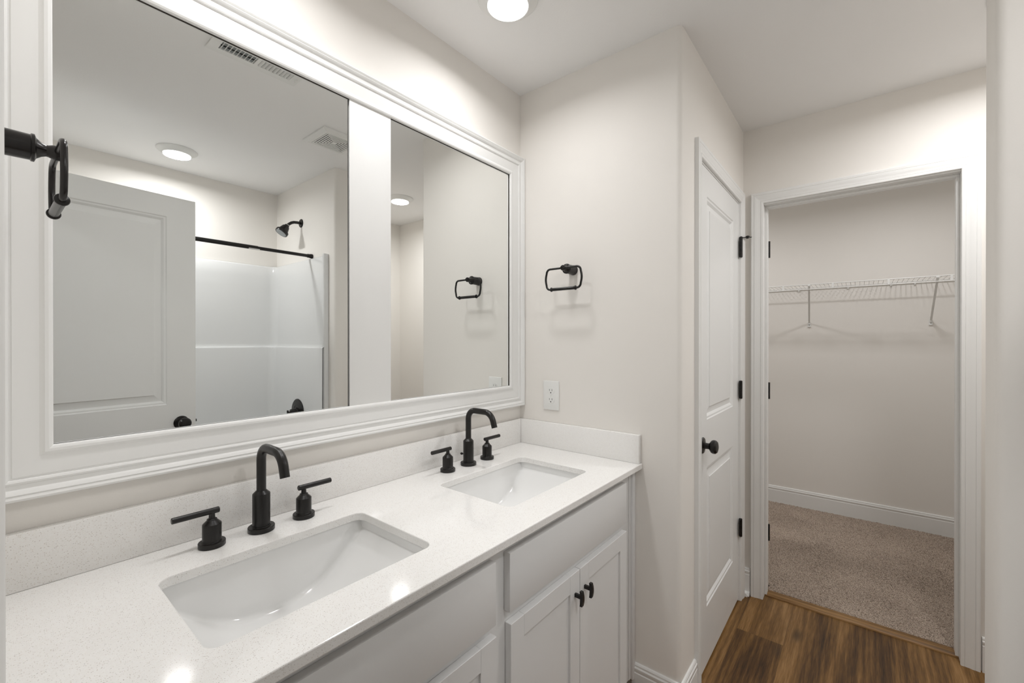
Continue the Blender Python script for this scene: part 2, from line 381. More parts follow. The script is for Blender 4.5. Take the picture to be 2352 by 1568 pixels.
# ------------------------------------------------------------------ panel doors
RINGS = [(0, 0), (0.004, 0.0035), (0.011, 0.0045), (0.020, 0.0115), (0.023, 0.0115), (0.0490, 0.0045), (0.0500, 0.0018)]
def door_leaf(bm, w, h, th, panels, sx, both=True):
    """local: x 0..w, z 0..h, front face y=0 (towards -y), back y=th; panels = list of (z0, z1); sx = stile width"""
    def face(yf, s):
        us = [0, sx, w-sx, w]; vs = [0] + [z for p in panels for z in p] + [h]
        V = {}
        def v(u, z):
            k = (round(u, 5), round(z, 5))
            if k not in V: V[k] = bm.verts.new((u, yf, z))
            return V[k]
        for i in range(3):
            for j in range(len(vs)-1):
                if i == 1 and j % 2 == 1:
                    prev = [v(us[1], vs[j]), v(us[2], vs[j]), v(us[2], vs[j+1]), v(us[1], vs[j+1])]
                    for ins, dep in RINGS[1:]:
                        cur = [bm.verts.new((a, yf+s*dep, b)) for a, b in ((us[1]+ins, vs[j]+ins), (us[2]-ins, vs[j]+ins), (us[2]-ins, vs[j+1]-ins), (us[1]+ins, vs[j+1]-ins))]
                        for k in range(4): bm.faces.new((prev[k], prev[(k+1) % 4], cur[(k+1) % 4], cur[k]))
                        prev = cur
                    bm.faces.new(prev)
                else: bm.faces.new((v(us[i], vs[j]), v(us[i+1], vs[j]), v(us[i+1], vs[j+1]), v(us[i], vs[j+1])))
    face(0, 1); face(th, -1)
    e = 0.0
    a = [bm.verts.new(p) for p in ((0, 0, 0), (w, 0, 0), (w, 0, h), (0, 0, h))]; b = [bm.verts.new(p) for p in ((0, th, 0), (w, th, 0), (w, th, h), (0, th, h))]
    for k in range(4): bm.faces.new((a[k], a[(k+1) % 4], b[(k+1) % 4], b[k]))
    bmesh.ops.remove_doubles(bm, verts=bm.verts, dist=1e-5)
PANELS = [(0.237, 0.810), (1.005, 1.920)]
def knob_bm(bm, o, d):
    lathe(bm, [(0.0, -0.002), (0.0315, -0.002), (0.0325, 0.002), (0.030, 0.0055), (0.020, 0.0075), (0.0125, 0.010), (0.0115, 0.020), (0.0125, 0.027), (0.0185, 0.030), (0.0245, 0.035), (0.0270, 0.042), (0.0262, 0.049), (0.0215, 0.055), (0.012, 0.058), (0, 0.0585)], o, d, 36, False)
def hinge_bm(bm, o, axis_dir, leaf_dir):
    """knuckle barrel of height .089 centred on o with a leaf"""
    o = Vector(o); lathe(bm, [(0, -0.047), (0.0060, -0.046), (0.0078, -0.0445), (0.0078, 0.0445), (0.0060, 0.046), (0, 0.047)], o, (0, 0, 1), 14, False)
    l = Vector(leaf_dir)*0.018; t = Vector((0.001, 0.001, 0))
    lo = [min(o[i], (o+l)[i]) - (0.0012 if i < 2 else 0.0445) for i in range(3)]; hi = [max(o[i], (o+l)[i]) + (0.0012 if i < 2 else 0.0445) for i in range(3)]
    box(bm, lo, hi)
# linen door (closed)
bm = NB(); door_leaf(bm, 0.702, 2.030, 0.035, PANELS, 0.118)
bmesh.ops.translate(bm, verts=bm.verts, vec=(1.760, YL+0.003, 0.010))
d1 = struct('door_1', bm, M['door'], 'closed white two panel door with black knob and hinges', 'door', 20)
bm = NB(); knob_bm(bm, (1.815, YL+0.003, 0.922), (0, -1, 0)); obj('door_knob', bm, M['blackgloss'], d1)
bm = NB(); box(bm, (1.7575, YL+0.0005, 0.892), (1.7605, YL+0.006, 0.950)); obj('latch_plate', bm, M['blackgloss'], d1)
for z in (1.812, 1.088, 0.380):
    bm = NB(); hinge_bm(bm, (2.4615, YL-0.0085, z), (0, 0, 1), (-1, 0, 0)); obj('hinge', bm, M['blackgloss'], d1)
bm = NB(); h0 = Vector((2.4615, YL-0.0085, 1.866))
lathe(bm, [(0, -0.008), (0.008, -0.008), (0.008, 0.004), (0.005, 0.007), (0, 0.007)], h0, (0, 0, 1), 14, False)
tube(bm, [h0, h0+Vector((0.03, -0.016, 0.006)), h0+Vector((0.072, -0.034, 0.012))], 0.0028, 8)
lathe(bm, [(0, -0.006), (0.0075, -0.006), (0.0085, 0), (0.0075, 0.006), (0, 0.006)], h0+Vector((0.044, -0.022, 0.009)), (0.9, -0.43, 0.15), 12, False)
lathe(bm, [(0, -0.004), (0.010, -0.004), (0.010, 0.004), (0, 0.004)], h0+Vector((0.044, -0.022, 0.009)), (0, 0, 1), 12, False)
obj('hinge_pin_stop', bm, M['blackgloss'], d1)
# closet door, swung open into the closet
d2 = thing('door_2', 'white closet door standing open inside the closet, hinged edge showing', 'door', (X2+TH+0.006, CY0-0.0165, 0.014), kind='structure')
d2.rotation_euler = (0, 0, math.radians(17)); WL[d2.name] = Vector((0, 0, 0))
bm = NB(); door_leaf(bm, 0.705, 2.020, 0.035, PANELS, 0.118); bmesh.ops.translate(bm, verts=bm.verts, vec=(0, -0.006, 0)); obj('door_leaf', bm, M['door'], d2, 20)
for z in (1.815, 1.056, 0.292):
    bm = NB(); box(bm, (-0.0018, -0.0058, z-0.0445), (0.0002, 0.024, z+0.0445), 0.0006, 1); tube(bm, [(-0.0035, -0.0085, z-0.0445), (-0.0035, -0.0085, z+0.0445)], 0.0042, 12); obj('hinge', bm, M['blackgloss'], d2)
bm = NB(); knob_bm(bm, (0.645, -0.006, 0.91), (0, -1, 0)); knob_bm(bm, (0.645, 0.029, 0.91), (0, 1, 0)); obj('door_knob', bm, M['blackgloss'], d2)
# entry door, open beside the camera; seen in the mirror
d3 = thing('door_3', 'white two panel entry door standing open, seen in the mirror', 'door', (0.008, -1.3560, 0.010), kind='structure')
d3.rotation_euler = (0, 0, math.atan2(-0.0686, 0.676)); WL[d3.name] = Vector((0, 0, 0))
bm = NB(); door_leaf(bm, 0.681, 2.025, 0.035, [(0.237, 0.810), (1.022, 1.925)], 0.118); obj('door_leaf', bm, M['door'], d3, 20)
bm = NB(); knob_bm(bm, (0.620, 0.035, 0.928), (0, 1, 0)); obj('door_knob', bm, M['blackgloss'], d3)
bm = NB(); knob_bm(bm, (0.620, 0.0, 0.928), (0, -1, 0)); obj('door_knob', bm, M['blackgloss'], d3)
bm = NB(); box(bm, (0.680, 0.012, 0.90), (0.682, 0.026, 0.956)); box(bm, (0.681, 0.013, 0.922), (0.690, 0.023, 0.934)); obj('latch', bm, M['blackgloss'], d3)
for z in (1.80, 1.06, 0.30):
    bm = NB(); hinge_bm(bm, (-0.004, 0.040, z), (0, 0, 1), (1, -0.0, 0)); obj('hinge', bm, M['blackgloss'], d3)
for ob in d3.children:      # the leaf's mirror-facing side lies on the measured plane
    ob.location.y -= 0.035

# ------------------------------------------------------------------ framed mirror
mir = thing('framed_mirror', 'wide white framed double mirror spanning the wall above the vanity', 'mirror', (0.77, -0.001, 1.05))
FX0, FX1, FZ0, FZ1 = 0.0880, 1.4470, 1.1445, 2.0590
FP = [(0.012, 0), (0.012, 0.0142), (0, 0.0142), (0, 0.0185), (0.002, 0.0208), (0.006, 0.0225), (0.011, 0.0225), (0.0155, 0.0195), (0.018, 0.0185), (0.051, 0.0205), (0.0525, 0.0190), (0.055, 0.0190), (0.0565, 0.0225), (0.060, 0.0240),
      (0.0635, 0.0230), (0.065, 0.0205), (0.073, 0.0215), (0.0775, 0.0265), (0.0815, 0.0285), (0.0835, 0.0265), (0.0855, 0.0285), (0.0890, 0.0300), (0.0925, 0.0285), (0.0940, 0.0250), (0.0940, 0)]
cor = [(FX0, FZ0), (FX0, FZ1), (FX1, FZ1), (FX1, FZ0)]
for i, nm in enumerate(('left_stile', 'top_rail', 'right_stile', 'bottom_rail')):
    pr = FP if i in (1, 3) else [(min(w, 0.0890 if i == 0 else 0.0945)*1.0, t) for w, t in FP]
    bm = NB(); sweep(bm, cor, FP, lambda p, t: (p.x, -0.001-t, p.y), closed=True, only=i, side=-1)
    for v in bm.verts: v.co.x = min(max(v.co.x, XW+0.0005), X1-0.0005)
    bm.faces.ensure_lookup_table()
    for f in bm.faces[:2]: f.material_index = 1     # unpainted rabbet behind the lip, darkened in colour for the shaded gap
    obj(nm, bm, [M['trim'], M['rabbetshade']], mir, 22)
bm = NB(); box(bm, (0.6955, -0.0165, FZ0-0.011), (0.8405, -0.0122, FZ1+0.011), 0.0010, 2); box(bm, (0.6975, -0.0125, FZ0-0.011), (0.8370, -0.0015, FZ1+0.011)); obj('mullion', bm, M['trim'], mir)
for x0, x1_ in ((FX0-0.010, 0.6915), (0.8380, FX1+0.010)):
    bm = NB(); box(bm, (x0, -0.012, FZ0-0.010), (x1_, -0.006, FZ1+0.010))
    bm.faces.ensure_lookup_table(); bm.normal_update()
    for f in bm.faces: f.material_index = 0 if f.normal.y < -0.9 else 1
    obj('mirror_pane', bm, [M['mirror'], M['glassedge']], mir, 0)

# ------------------------------------------------------------------ vanity
ZC = 0.886; YF = -0.573
van = thing('vanity_cabinet', 'light grey double vanity cabinet with shaker doors under the quartz top', 'cabinet', (0.77, -0.28, 0))
bm = NB(); ZB = 0.088
for lo, hi in (((0.004, -0.516, ZB), (0.020, -0.004, 0.864)), ((1.484, -0.516, ZB), (1.500, -0.004, 0.864)), ((0.758, -0.516, ZB), (0.774, -0.004, 0.864)), ((0.020, -0.516, ZB), (1.484, -0.004, ZB+0.016)), ((0.020, -0.012, ZB+0.016), (1.484, -0.004, 0.864))):
    box(bm, lo, hi)
obj('carcass', bm, M['cab'], van, 0)
bm = NB()
for lo, hi in (((0.003, -0.535, ZB), (0.104, -0.517, 0.8645)), ((0.726, -0.535, ZB), (0.808, -0.517, 0.8645)), ((1.430, -0.535, ZB), (1.503, -0.517, 0.8645)),
               ((0.104, -0.535, 0.822), (0.726, -0.517, 0.8645)), ((0.808, -0.535, 0.822), (1.430, -0.517, 0.8645)), ((0.104, -0.535, 0.655), (0.726, -0.517, 0.705)), ((0.808, -0.535, 0.655), (1.430, -0.517, 0.705)),
               ((0.104, -0.535, ZB), (0.726, -0.517, 0.115)), ((0.808, -0.535, ZB), (1.430, -0.517, 0.115))): box(bm, lo, hi)
obj('face_frame', bm, M['cab'], van, 0)
bm = NB(); box(bm, (1.5035, -0.5385, ZB), (1.518, -0.517, 0.8645), 0.001, 1); box(bm, (1.5185, -0.547, ZB-0.004), (X1-0.0015, -0.517, 0.8645), 0.002, 2); obj('filler_strip', bm, M['cab'], van)
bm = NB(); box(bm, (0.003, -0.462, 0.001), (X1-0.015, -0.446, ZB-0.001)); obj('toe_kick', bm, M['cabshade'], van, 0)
YD0, YD1 = -0.5545, -0.5355
for x0, x1_, z0 in ((0.089, 0.7415, 0.690), (0.7915, 1.4450, 0.6935)):
    bm = NB(); box(bm, (x0, YD0, z0), (x1_, YD1, 0.835), 0.0012, 2); obj('drawer_front', bm, M['cab'], van)
def shaker(x0, x1_, z0, z1, s=0.0525):
    bm = NB(); y0, y1 = YD0, YD1
    box(bm, (x0, y0, z0), (x0+s, y1, z1), 0.0009, 1); box(bm, (x1_-s, y0, z0), (x1_, y1, z1), 0.0009, 1)
    box(bm, (x0+s-0.0002, y0, z1-s), (x1_-s+0.0002, y1, z1), 0.0009, 1); box(bm, (x0+s-0.0002, y0, z0), (x1_-s+0.0002, y1, z0+s), 0.0009, 1)
    box(bm, (x0+s-0.002, y0+0.0065, z0+s-0.002), (x1_-s+0.002, y1, z1-s+0.002))
    return obj('cabinet_door', bm, M['cab'], van, 20)
def pull(door, x, z):
    bm = NB(); box(bm, (x-0.0042, YD0-0.019, z-0.0055), (x+0.0042, YD0+0.001, z+0.0055), 0.001, 1)
    n = 10; o = []; i_ = []
    for k in range(n+1):
        t = -1+2*k/n; zz = z-0.004+0.0215*t; o.append((YD0-0.0285+0.0035*t*t, zz)); i_.append((YD0-0.0190+0.0018*t*t, zz))
    prism(bm, o + i_[::-1], 0, x-0.0048, x+0.0048); obj('knob', bm, M['black'], door, 40)
for x0, x1_, kx in ((0.0895, 0.4145, 0.388), (0.4175, 0.7435, 0.4435), (0.7955, 1.1180, 1.0915), (1.1205, 1.4470, 1.1470)):
    pull(shaker(x0, x1_, 0.094, 0.6640), kx, 0.600)
# countertop with two rounded cut-outs
ct = thing('countertop', 'white speckled quartz vanity top with backsplash and two sink cutouts', 'countertop', (0.77, -0.28, ZC-0.02))
SINKS = (0.4230, 1.1220); SY = -0.3135; SHX, SHY = 0.2135, 0.1475
bm = NB()
def ring_edges(pts, z):
    vs = [bm.verts.new((x, y, z)) for x, y in pts]; return [bm.edges.new((vs[i], vs[(i+1) % len(vs)])) for i in range(len(vs))]
E_ = ring_edges([(XW+0.001, YF), (X1-0.001, YF), (X1-0.001, -0.001), (XW+0.001, -0.001)], ZC)
for sx in SINKS: E_ += ring_edges(rrect(sx, SY, SHX, SHY, 0.024, 8)[::-1], ZC)
bmesh.ops.triangle_fill(bm, use_beauty=True, use_dissolve=False, edges=E_)
g = bmesh.ops.extrude_face_region(bm, geom=list(bm.faces)); bmesh.ops.translate(bm, verts=[e for e in g['geom'] if isinstance(e, bmesh.types.BMVert)], vec=(0, 0, -0.020))
slab = obj('slab', bm, M['quartz'], ct, 0)
bv = slab.modifiers.new('eased_edge', 'BEVEL'); bv.width = 0.0022; bv.segments = 2; bv.limit_method = 'ANGLE'; bv.angle_limit = math.radians(50)
bm = NB(); box(bm, (XW+0.001, -0.0205, ZC+0.0003), (X1-0.0215, -0.001, 0.9915), 0.0015, 2); obj('backsplash', bm, M['quartz'], ct)
bm = NB(); box(bm, (X1-0.0205, YF+0.0055, ZC+0.0003), (X1-0.001, -0.001, 0.9915), 0.0015, 2); obj('side_splash', bm, M['quartz'], ct)
# sinks
def sink_bm(bm, cx, cy_, zr):
    a, b = SHX+0.006, SHY+0.006; NX = 56; wall = 0.007
    def depth(u): return 0.022 + 0.114*(1-abs(u)**2.15)
    def section(u, grow):
        d = depth(u)+grow; bb = b+grow; r = min(0.013, d*0.5); draft = 0.012*d/0.13; pts = [(bb, 0.0)]
        if True:
            c = (bb-draft-r, -d+r); pts += [(c[0]+r*math.cos(-t*PI/12)+draft*(1-t/6)*0.15, c[1]+r*math.sin(-t*PI/12)) for t in range(0, 7)]
        return pts + [(-y, z) for y, z in pts[::-1]]
    rows_in = [[(cx+u*a, cy_+y, zr+z) for y, z in section(u, 0)] for u in np.linspace(-1, 1, NX+1)]
    rows_out = [[(cx+u*(a+wall), cy_+y, zr+z) for y, z in section(u, wall)] for u in np.linspace(-1, 1, NX+1)]
    GI = [[bm.verts.new(p) for p in r] for r in rows_in]; GO = [[bm.verts.new(p) for p in r] for r in rows_out]
    for G in (GI, GO):
        for p, q_ in zip(G, G[1:]):
            for k in range(len(p)-1): bm.faces.new((p[k], p[k+1], q_[k+1], q_[k]))
    for G in (GI, GO): bm.faces.new(G[0]); bm.faces.new(G[-1])
    n = len(GI[0])-1
    for p, q_, po, qo in zip(GI, GI[1:], GO, GO[1:]):
        bm.faces.new((p[0], q_[0], qo[0], po[0])); bm.faces.new((p[n], q_[n], qo[n], po[n]))
    bm.faces.new((GI[0][0], GI[0][n], GO[0][n], GO[0][0])); bm.faces.new((GI[-1][0], GI[-1][n], GO[-1][n], GO[-1][0]))
sk = thing('sink', 'white rectangular undermount sink at the left, nearer the entry', 'sink', (SINKS[0], SY, 0.72), 'undermount sinks')
bm = NB(); sink_bm(bm, SINKS[0], SY, ZC-0.0207); obj('basin', bm, M['ceramic'], sk, 40)
bm = NB(); lathe(bm, [(0.0, -0.002), (0.031, -0.002), (0.031, 0.0015), (0.022, 0.004), (0.012, 0.006), (0, 0.0065)], (SINKS[0], SY+0.01, ZC-0.0207-0.1358), (0, 0, 1), 28, False); obj('drain', bm, M['black'], sk)
dup(sk, (SINKS[1], SY, 0.72), 'white rectangular undermount sink at the right, nearer the towel ring wall', 'undermount sinks')
# faucets
FXS = (0.4254, 1.1267); FYB = -0.0840
def faucet(fx):
    f = thing('faucet', 'matte black widespread faucet behind the left sink', 'faucet', (fx, FYB, ZC+0.0003), 'black widespread faucets'); z0 = ZC+0.0003
    bm = NB(); lathe(bm, [(0, 0), (0.0283, 0), (0.0287, 0.001), (0.0287, 0.0095), (0.0278, 0.0108), (0.021, 0.0112), (0.0205, 0.0125), (0.019, 0.0130), (0.019, 0.0865), (0.0185, 0.0885), (0.0112, 0.0955), (0.0104, 0.0955), (0.0104, 0.094), (0, 0.094)], (fx, FYB, z0), (0, 0, 1), 40, False)
    obj('spout_body', bm, M['black'], f)
    r = 0.0103; P = [(0, 0.090), (0, 0.130), (0, 0.168)]
    R1, R2 = 0.032, 0.040; zt = 0.2005
    P += [(-R1+R1*math.cos(t*PI/16), zt-R1+R1*math.sin(t*PI/16)) for t in range(1, 9)]
    P += [(-0.052, zt)]
    xs_ = -0.082; P += [(xs_-R2*math.sin(t*math.radians(72)/8), zt-R2+R2*math.cos(t*math.radians(72)/8)) for t in range(0, 9)]
    l = P[-1]; dd = (-math.cos(math.radians(72)), -math.sin(math.radians(72))); P += [(l[0]+dd[0]*0.012, l[1]+dd[1]*0.012), (l[0]+dd[0]*0.024, l[1]+dd[1]*0.024)]
    bm = NB(); tube(bm, [(fx, FYB+p, z0+zz) for p, zz in P], r, 24); obj('spout_tube', bm, M['black'], f, 45)
    bm = NB(); y = FYB+0.034; lathe(bm, [(0, 0.016), (0.0022, 0.016), (0.0022, 0.031), (0.0042, 0.0325), (0.0048, 0.0355), (0.0040, 0.0385), (0, 0.0395)], (fx, FYB, z0+0.0345), (0, 1, 0), 14, False); obj('lift_rod', bm, M['black'], f)
    for s in (-1, 1):
        hx = fx+s*0.1013
        bm = NB(); lathe(bm, [(0, 0), (0.0255, 0), (0.0259, 0.001), (0.0259, 0.0092), (0.025, 0.0105), (0.0192, 0.0108), (0.0187, 0.012), (0.0182, 0.0128), (0.0182, 0.0475), (0.0177, 0.0495), (0.0098, 0.0575), (0.0098, 0.0595), (0.0085, 0.0605), (0.0062, 0.0612), (0.0058, 0.071), (0.0062, 0.0745), (0, 0.0745)], (hx, FYB, z0), (0, 0, 1), 36, False)
        hd = obj('handle', bm, M['black'], f)
        bm = NB(); lathe(bm, [(0, -0.0140), (0.0056, -0.0140), (0.0065, -0.0130), (0.0065, 0.0715), (0.0056, 0.0725), (0, 0.0725)], (hx, FYB, z0+0.0765), (s, 0.10*0, 0), 20, False)
        obj('lever', bm, M['black'], hd)
    return f
f1_ = faucet(FXS[0])
dup(f1_, (FXS[1], FYB, ZC+0.0003), 'matte black widespread faucet behind the right sink', 'black widespread faucets')

# ------------------------------------------------------------------ towel rings
def towel_ring(face_x, sgn, cy_, label):
    """face_x wall face, sgn +1 projects to +x; ring centre cy_"""
    zt = 1.629; xr = face_x+sgn*0.0790
    t = thing('towel_ring', label, 'towel ring', (face_x+sgn*0.0004, cy_, 1.63), 'black towel rings'); o = (face_x+sgn*0.0004, cy_, zt)
    bm = NB(); lathe(bm, [(0, 0), (0.0205, 0), (0.0208, 0.003), (0.0200, 0.006), (0.0192, 0.020), (0.0186, 0.050), (0.0203, 0.0512), (0.0203, 0.0545), (0.0150, 0.0565), (0.0105, 0.062), (0.0085, 0.0665), (0.0088, 0.069), (0.0108, 0.074), (0.0112, 0.079), (0.0108, 0.084), (0.0080, 0.088), (0, 0.089)], o, (sgn, 0, 0), 36, False)
    obj('post', bm, M['blackgloss'], t)
    hw, ht = 0.0795, 0.0830; rc = 0.017; bul = 0.004; P = []
    top, bot = zt, zt-ht
    def add(y, z): P.append((xr, cy_+y, z))
    n = 7
    for k in range(n): add(-hw+rc + (2*hw-2*rc)*k/(n-1), top)
    for k in range(1, 8): a = PI/2-k*PI/2/7; add(hw-rc+rc*math.cos(a), top-rc+rc*math.sin(a))
    for k in range(1, 7): u = k/7; add(hw+bul*math.sin(PI*u), top-rc-(ht-2*rc)*u)
    for k in range(0, 8): a = -k*PI/2/7; add(hw-rc+rc*math.cos(a), bot+rc+rc*math.sin(a))
    for k in range(1, n): add(hw-rc-(2*hw-2*rc)*k/(n-1), bot)
    for k in range(1, 8): a = -PI/2-k*PI/2/7; add(-hw+rc+rc*math.cos(a), bot+rc+rc*math.sin(a))
    for k in range(1, 7): u = k/7; add(-hw-bul*math.sin(PI*u), bot+rc+(ht-2*rc)*u)
    for k in range(0, 7): a = PI-k*PI/2/7; add(-hw+rc+rc*math.cos(a), top-rc+rc*math.sin(a))
    bm = NB(); tube(bm, P, 0.0043, 14, closed=True); obj('ring', bm, M['blackgloss'], t, 60)
    bm = NB(); s = 0.056; lathe(bm, [(0.0040, -s-0.003), (0.0085, -s-0.002), (0.0090, -s), (0.0085, -s+0.002), (0.0066, -s+0.003), (0.0066, s-0.003), (0.0085, s-0.002), (0.0090, s), (0.0085, s+0.002), (0.0040, s+0.003)], (xr, cy_, bot), (0, 1, 0), 24)
    obj('sleeve', bm, M['blackgloss'], t)
towel_ring(X1, -1, -0.2785, 'black towel ring on the cream wall above the outlet')
towel_ring(XW, 1, -0.2350, 'black towel ring jutting in at the left edge in front of the mirror')
# ------------------------------------------------------------------ outlet
ol = thing('wall_outlet', 'white duplex outlet on the cream wall above the side splash', 'outlet', (X1-0.0004, -0.171, 1.043))
bm = NB(); box(bm, (X1-0.0062, -0.2105, 1.0435), (X1-0.0004, -0.1315, 1.1675), 0.0022, 3); obj('cover_plate', bm, M['plastic'], ol)
for z in (1.1248, 1.0862):
    bm = NB(); pts = [(y, zz) for y, zz in rrect(-0.171, z, 0.0168, 0.0143, 0.0122, 6)]; prism(bm, pts, 0, X1-0.0074, X1-0.0060); rc_ = obj('receptacle', bm, M['plastic'], ol)
    bm = NB()
    for y in (-0.1646, -0.1774): box(bm, (X1-0.0077, y-0.0009, z-0.0006), (X1-0.0073, y+0.0009, z+0.0076))
    lathe(bm, [(0, 0), (0.0026, 0), (0.0026, 0.0004), (0, 0.0004)], (X1-0.0073, -0.171, z-0.0075), (-1, 0, 0), 12, False); obj('slots', bm, M['slot'], rc_, 0)
bm = NB(); lathe(bm, [(0, 0), (0.0032, 0), (0.0028, 0.0010), (0, 0.0013)], (X1-0.0060, -0.171, 1.1055), (-1, 0, 0), 12, False); obj('screw', bm, M['plastic'], ol)

# ------------------------------------------------------------------ recessed lights
def light(x, y, watt, label, spread=172):
    t = thing('recessed_light', label, 'ceiling light', (x, y, H-0.03), 'round recessed ceiling lights')
    bm = NB(); lathe(bm, [(0.064, 0.0003), (0.0985, 0.0003), (0.0985, 0.003), (0.094, 0.0075), (0.082, 0.0150), (0.071, 0.0225), (0.0685, 0.0255), (0.0660, 0.0255), (0.064, 0.022)], (x, y, H), (0, 0, -1), 48, False)
    obj('trim_ring', bm, M['plastic'], t, 50)
    bm = NB(); lathe(bm, [(0, 0.008), (0.0655, 0.008), (0.0655, 0.0255), (0.0645, 0.0268), (0.055, 0.0282), (0.035, 0.0293), (0, 0.0298)], (x, y, H), (0, 0, -1), 36, False)
    obj('lens', bm, M['lens'], t, 60)
    ld = bpy.data.lights.new('lamp', 'AREA'); ld.shape = 'DISK'; ld.size = 0.128; ld.energy = watt; ld.color = LAMP; ld.spread = math.radians(spread)
    lo_ = bpy.data.objects.new('lamp', ld); COL.objects.link(lo_); lo_.parent = t; lo_.location = (0, 0, -0.0008)
light(1.0785, -0.3110, E_VANITY, 'round recessed light above the vanity at the top edge', 161)
light(0.4200, -0.3110, E_VANITY, 'round recessed light above the left sink, out of sight above the picture', 161)
light(0.7277, -1.9190, E_TUB, 'round recessed light over the bathtub, seen in the left mirror pane')
light(2.0650, -1.6150, E_HALL, 'round recessed light near the closet, seen in the right mirror pane')
light(3.31, -0.29, E_CLOSET, 'round recessed closet light at the left, out of sight above the opening')
light(3.31, -1.44, E_CLOSET, 'round recessed closet light at the right, out of sight above the opening')
light(-0.70, -1.00, E_FILL, 'unseen fill light added in the hall outside the entry door')  # added lamp out of view, sends fill through the doorway
# ------------------------------------------------------------------ ceiling register and fan grille
vt = thing('air_register', 'white slotted air register on the ceiling, reflected along the mirror top', 'vent', (0.697, -0.650, H-0.012))
VX0, VX1, VY0, VY1 = 0.535, 0.860, -0.735, -0.565
bm = NB(); zt, zb = H-0.0003, H-0.006
def frame_holes(bm, x0, x1, y0, y1, holes, z0, z1):
    """flat plate with rectangular holes in a row along x (shared y range)"""
    hy0, hy1 = holes[0][2], holes[0][3]
    box(bm, (x0, y0, z0), (x1, hy0, z1)); box(bm, (x0, hy1, z0), (x1, y1, z1)); c_ = x0
    for a, b, _, _ in holes: box(bm, (c_, hy0, z0), (a, hy1, z1)); c_ = b
    box(bm, (c_, hy0, z0), (x1, hy1, z1))
frame_holes(bm, VX0, VX1, VY0, VY1, [(0.568, 0.690, -0.703, -0.597), (0.702, 0.826, -0.703, -0.597)], zb, zt)
obj('faceplate', bm, M['plastic'], vt, 0)
bm = NB(); box(bm, (0.566, -0.705, H-0.0009), (0.828, -0.595, H-0.0004)); obj('duct_opening', bm, M['dark'], vt, 0)
for y in (-0.682, -0.648, -0.615):
    bm = NB(); box(bm, (0.569, y-0.004, H-0.0020), (0.689, y+0.004, H-0.0011)); obj('damper_blade', bm, M['slot'], vt, 0)
for b0, s in ((0.568, -1), (0.702, 1)):
    for k in range(9):
        x = b0 + 0.0137*(k+0.5); bm = NB()
        dx = 0.0035*s; prism(bm, [(x-dx-0.0006, H-0.001), (x-dx+0.0006, H-0.001), (x+dx+0.0006, H-0.009), (x+dx-0.0006, H-0.009)], 1, -0.703, -0.597); obj('vane', bm, M['plastic'], vt, 0)
bm = NB(); box(bm, (0.842, -0.690, H-0.016), (0.850, -0.676, H-0.006), 0.001, 1); obj('damper_lever', bm, M['plastic'], vt)
fg = thing('fan_grille', 'square white exhaust fan grille with concentric slots on the ceiling', 'fan grille', (1.238, -1.0900, H-0.018))
cxg, cyg, hs = 1.238, -1.090, 0.1175
bm = NB(); loft(bm, [[(cxg+sx*h_, cyg+sy*h_, z) for sx, sy in ((1, 1), (-1, 1), (-1, -1), (1, -1))] for h_, z in ((hs, H-0.0004), (hs, H-0.008), (hs-0.016, H-0.016))])
loft(bm, [[(cxg+sx*h_, cyg+sy*h_, z) for sx, sy in ((1, 1), (-1, 1), (-1, -1), (1, -1))] for h_, z in ((hs-0.016, H-0.016), (hs-0.032, H-0.016), (hs-0.032, H-0.004))])
obj('frame', bm, M['plastic'], fg, 20)
bm = NB(); box(bm, (cxg-0.088, cyg-0.088, H-0.003), (cxg+0.088, cyg+0.088, H-0.0006)); obj('fan_cavity', bm, M['slot'], fg, 0)
r_o = 0.083
for k in range(7):
    bm = NB(); ro = r_o-0.0116*k; ri = max(ro-0.0066, 0.0)
    if k == 6: ri = 0
    if ri > 0: loft(bm, [[(cxg+sx*h_, cyg+sy*h_, z) for sx, sy in ((1, 1), (-1, 1), (-1, -1), (1, -1))] for h_, z in ((ro, H-0.0140), (ro, H-0.016), (ri, H-0.016), (ri, H-0.0140), (ro, H-0.0140))])
    else: box(bm, (cxg-ro, cyg-ro, H-0.016), (cxg+ro, cyg+ro, H-0.006))
    obj('louver', bm, M['plastic'], fg, 0)
bm = NB()
for a in (1, -1): tube(bm, [(cxg-0.085, cyg-0.085*a, H-0.010), (cxg+0.085, cyg+0.085*a, H-0.010)], 0.0022, 6)
obj('spokes', bm, M['plastic'], fg)

# ------------------------------------------------------------------ tub and shower
tub = thing('bathtub', 'white acrylic tub and shower surround, seen in the mirror', 'bathtub', (0.71, -1.9, 0))
TX0, TX1, TY0, TY1 = XW+0.002, XT-0.002, YR+0.002, -1.512   # alcove limits
def U(off, zf, rc=0.05, front=TY1):
    """inner face path of the surround, open to +y, offset into the alcove"""
    x0, x1, y0 = TX0+off, TX1-off, TY0+off; P = [(x0, front)]
    P += [(x0+rc-rc*math.cos(t*PI/16), y0+rc-rc*math.sin(t*PI/16)) for t in range(9)]
    P += [(x1-rc+rc*math.sin(t*PI/16), y0+rc-rc*math.cos(t*PI/16)) for t in range(9)]
    P += [(x1, front)]; return [(x, y, zf) for x, y in P]
ZTOP = 1.893
lev = [(0.002, ZTOP), (0.016, ZTOP-0.002), (0.021, ZTOP-0.010), (0.022, 1.80), (0.020, 1.66), (0.020, 1.318), (0.0205, 1.305), (0.0225, 1.2985), (0.029, 1.2965), (0.036, 1.2955), (0.0395, 1.2925), (0.0405, 1.286), (0.0420, 0.90), (0.0500, 0.455)]
bm = NB(); R_ = [[bm.verts.new(p) for p in U(o_, z)] for o_, z in lev]
for a, b in zip(R_, R_[1:]):
    for i in range(len(a)-1): bm.faces.new((a[i], a[i+1], b[i+1], b[i]))
obj('surround', bm, M['acrylic'], tub, 50)
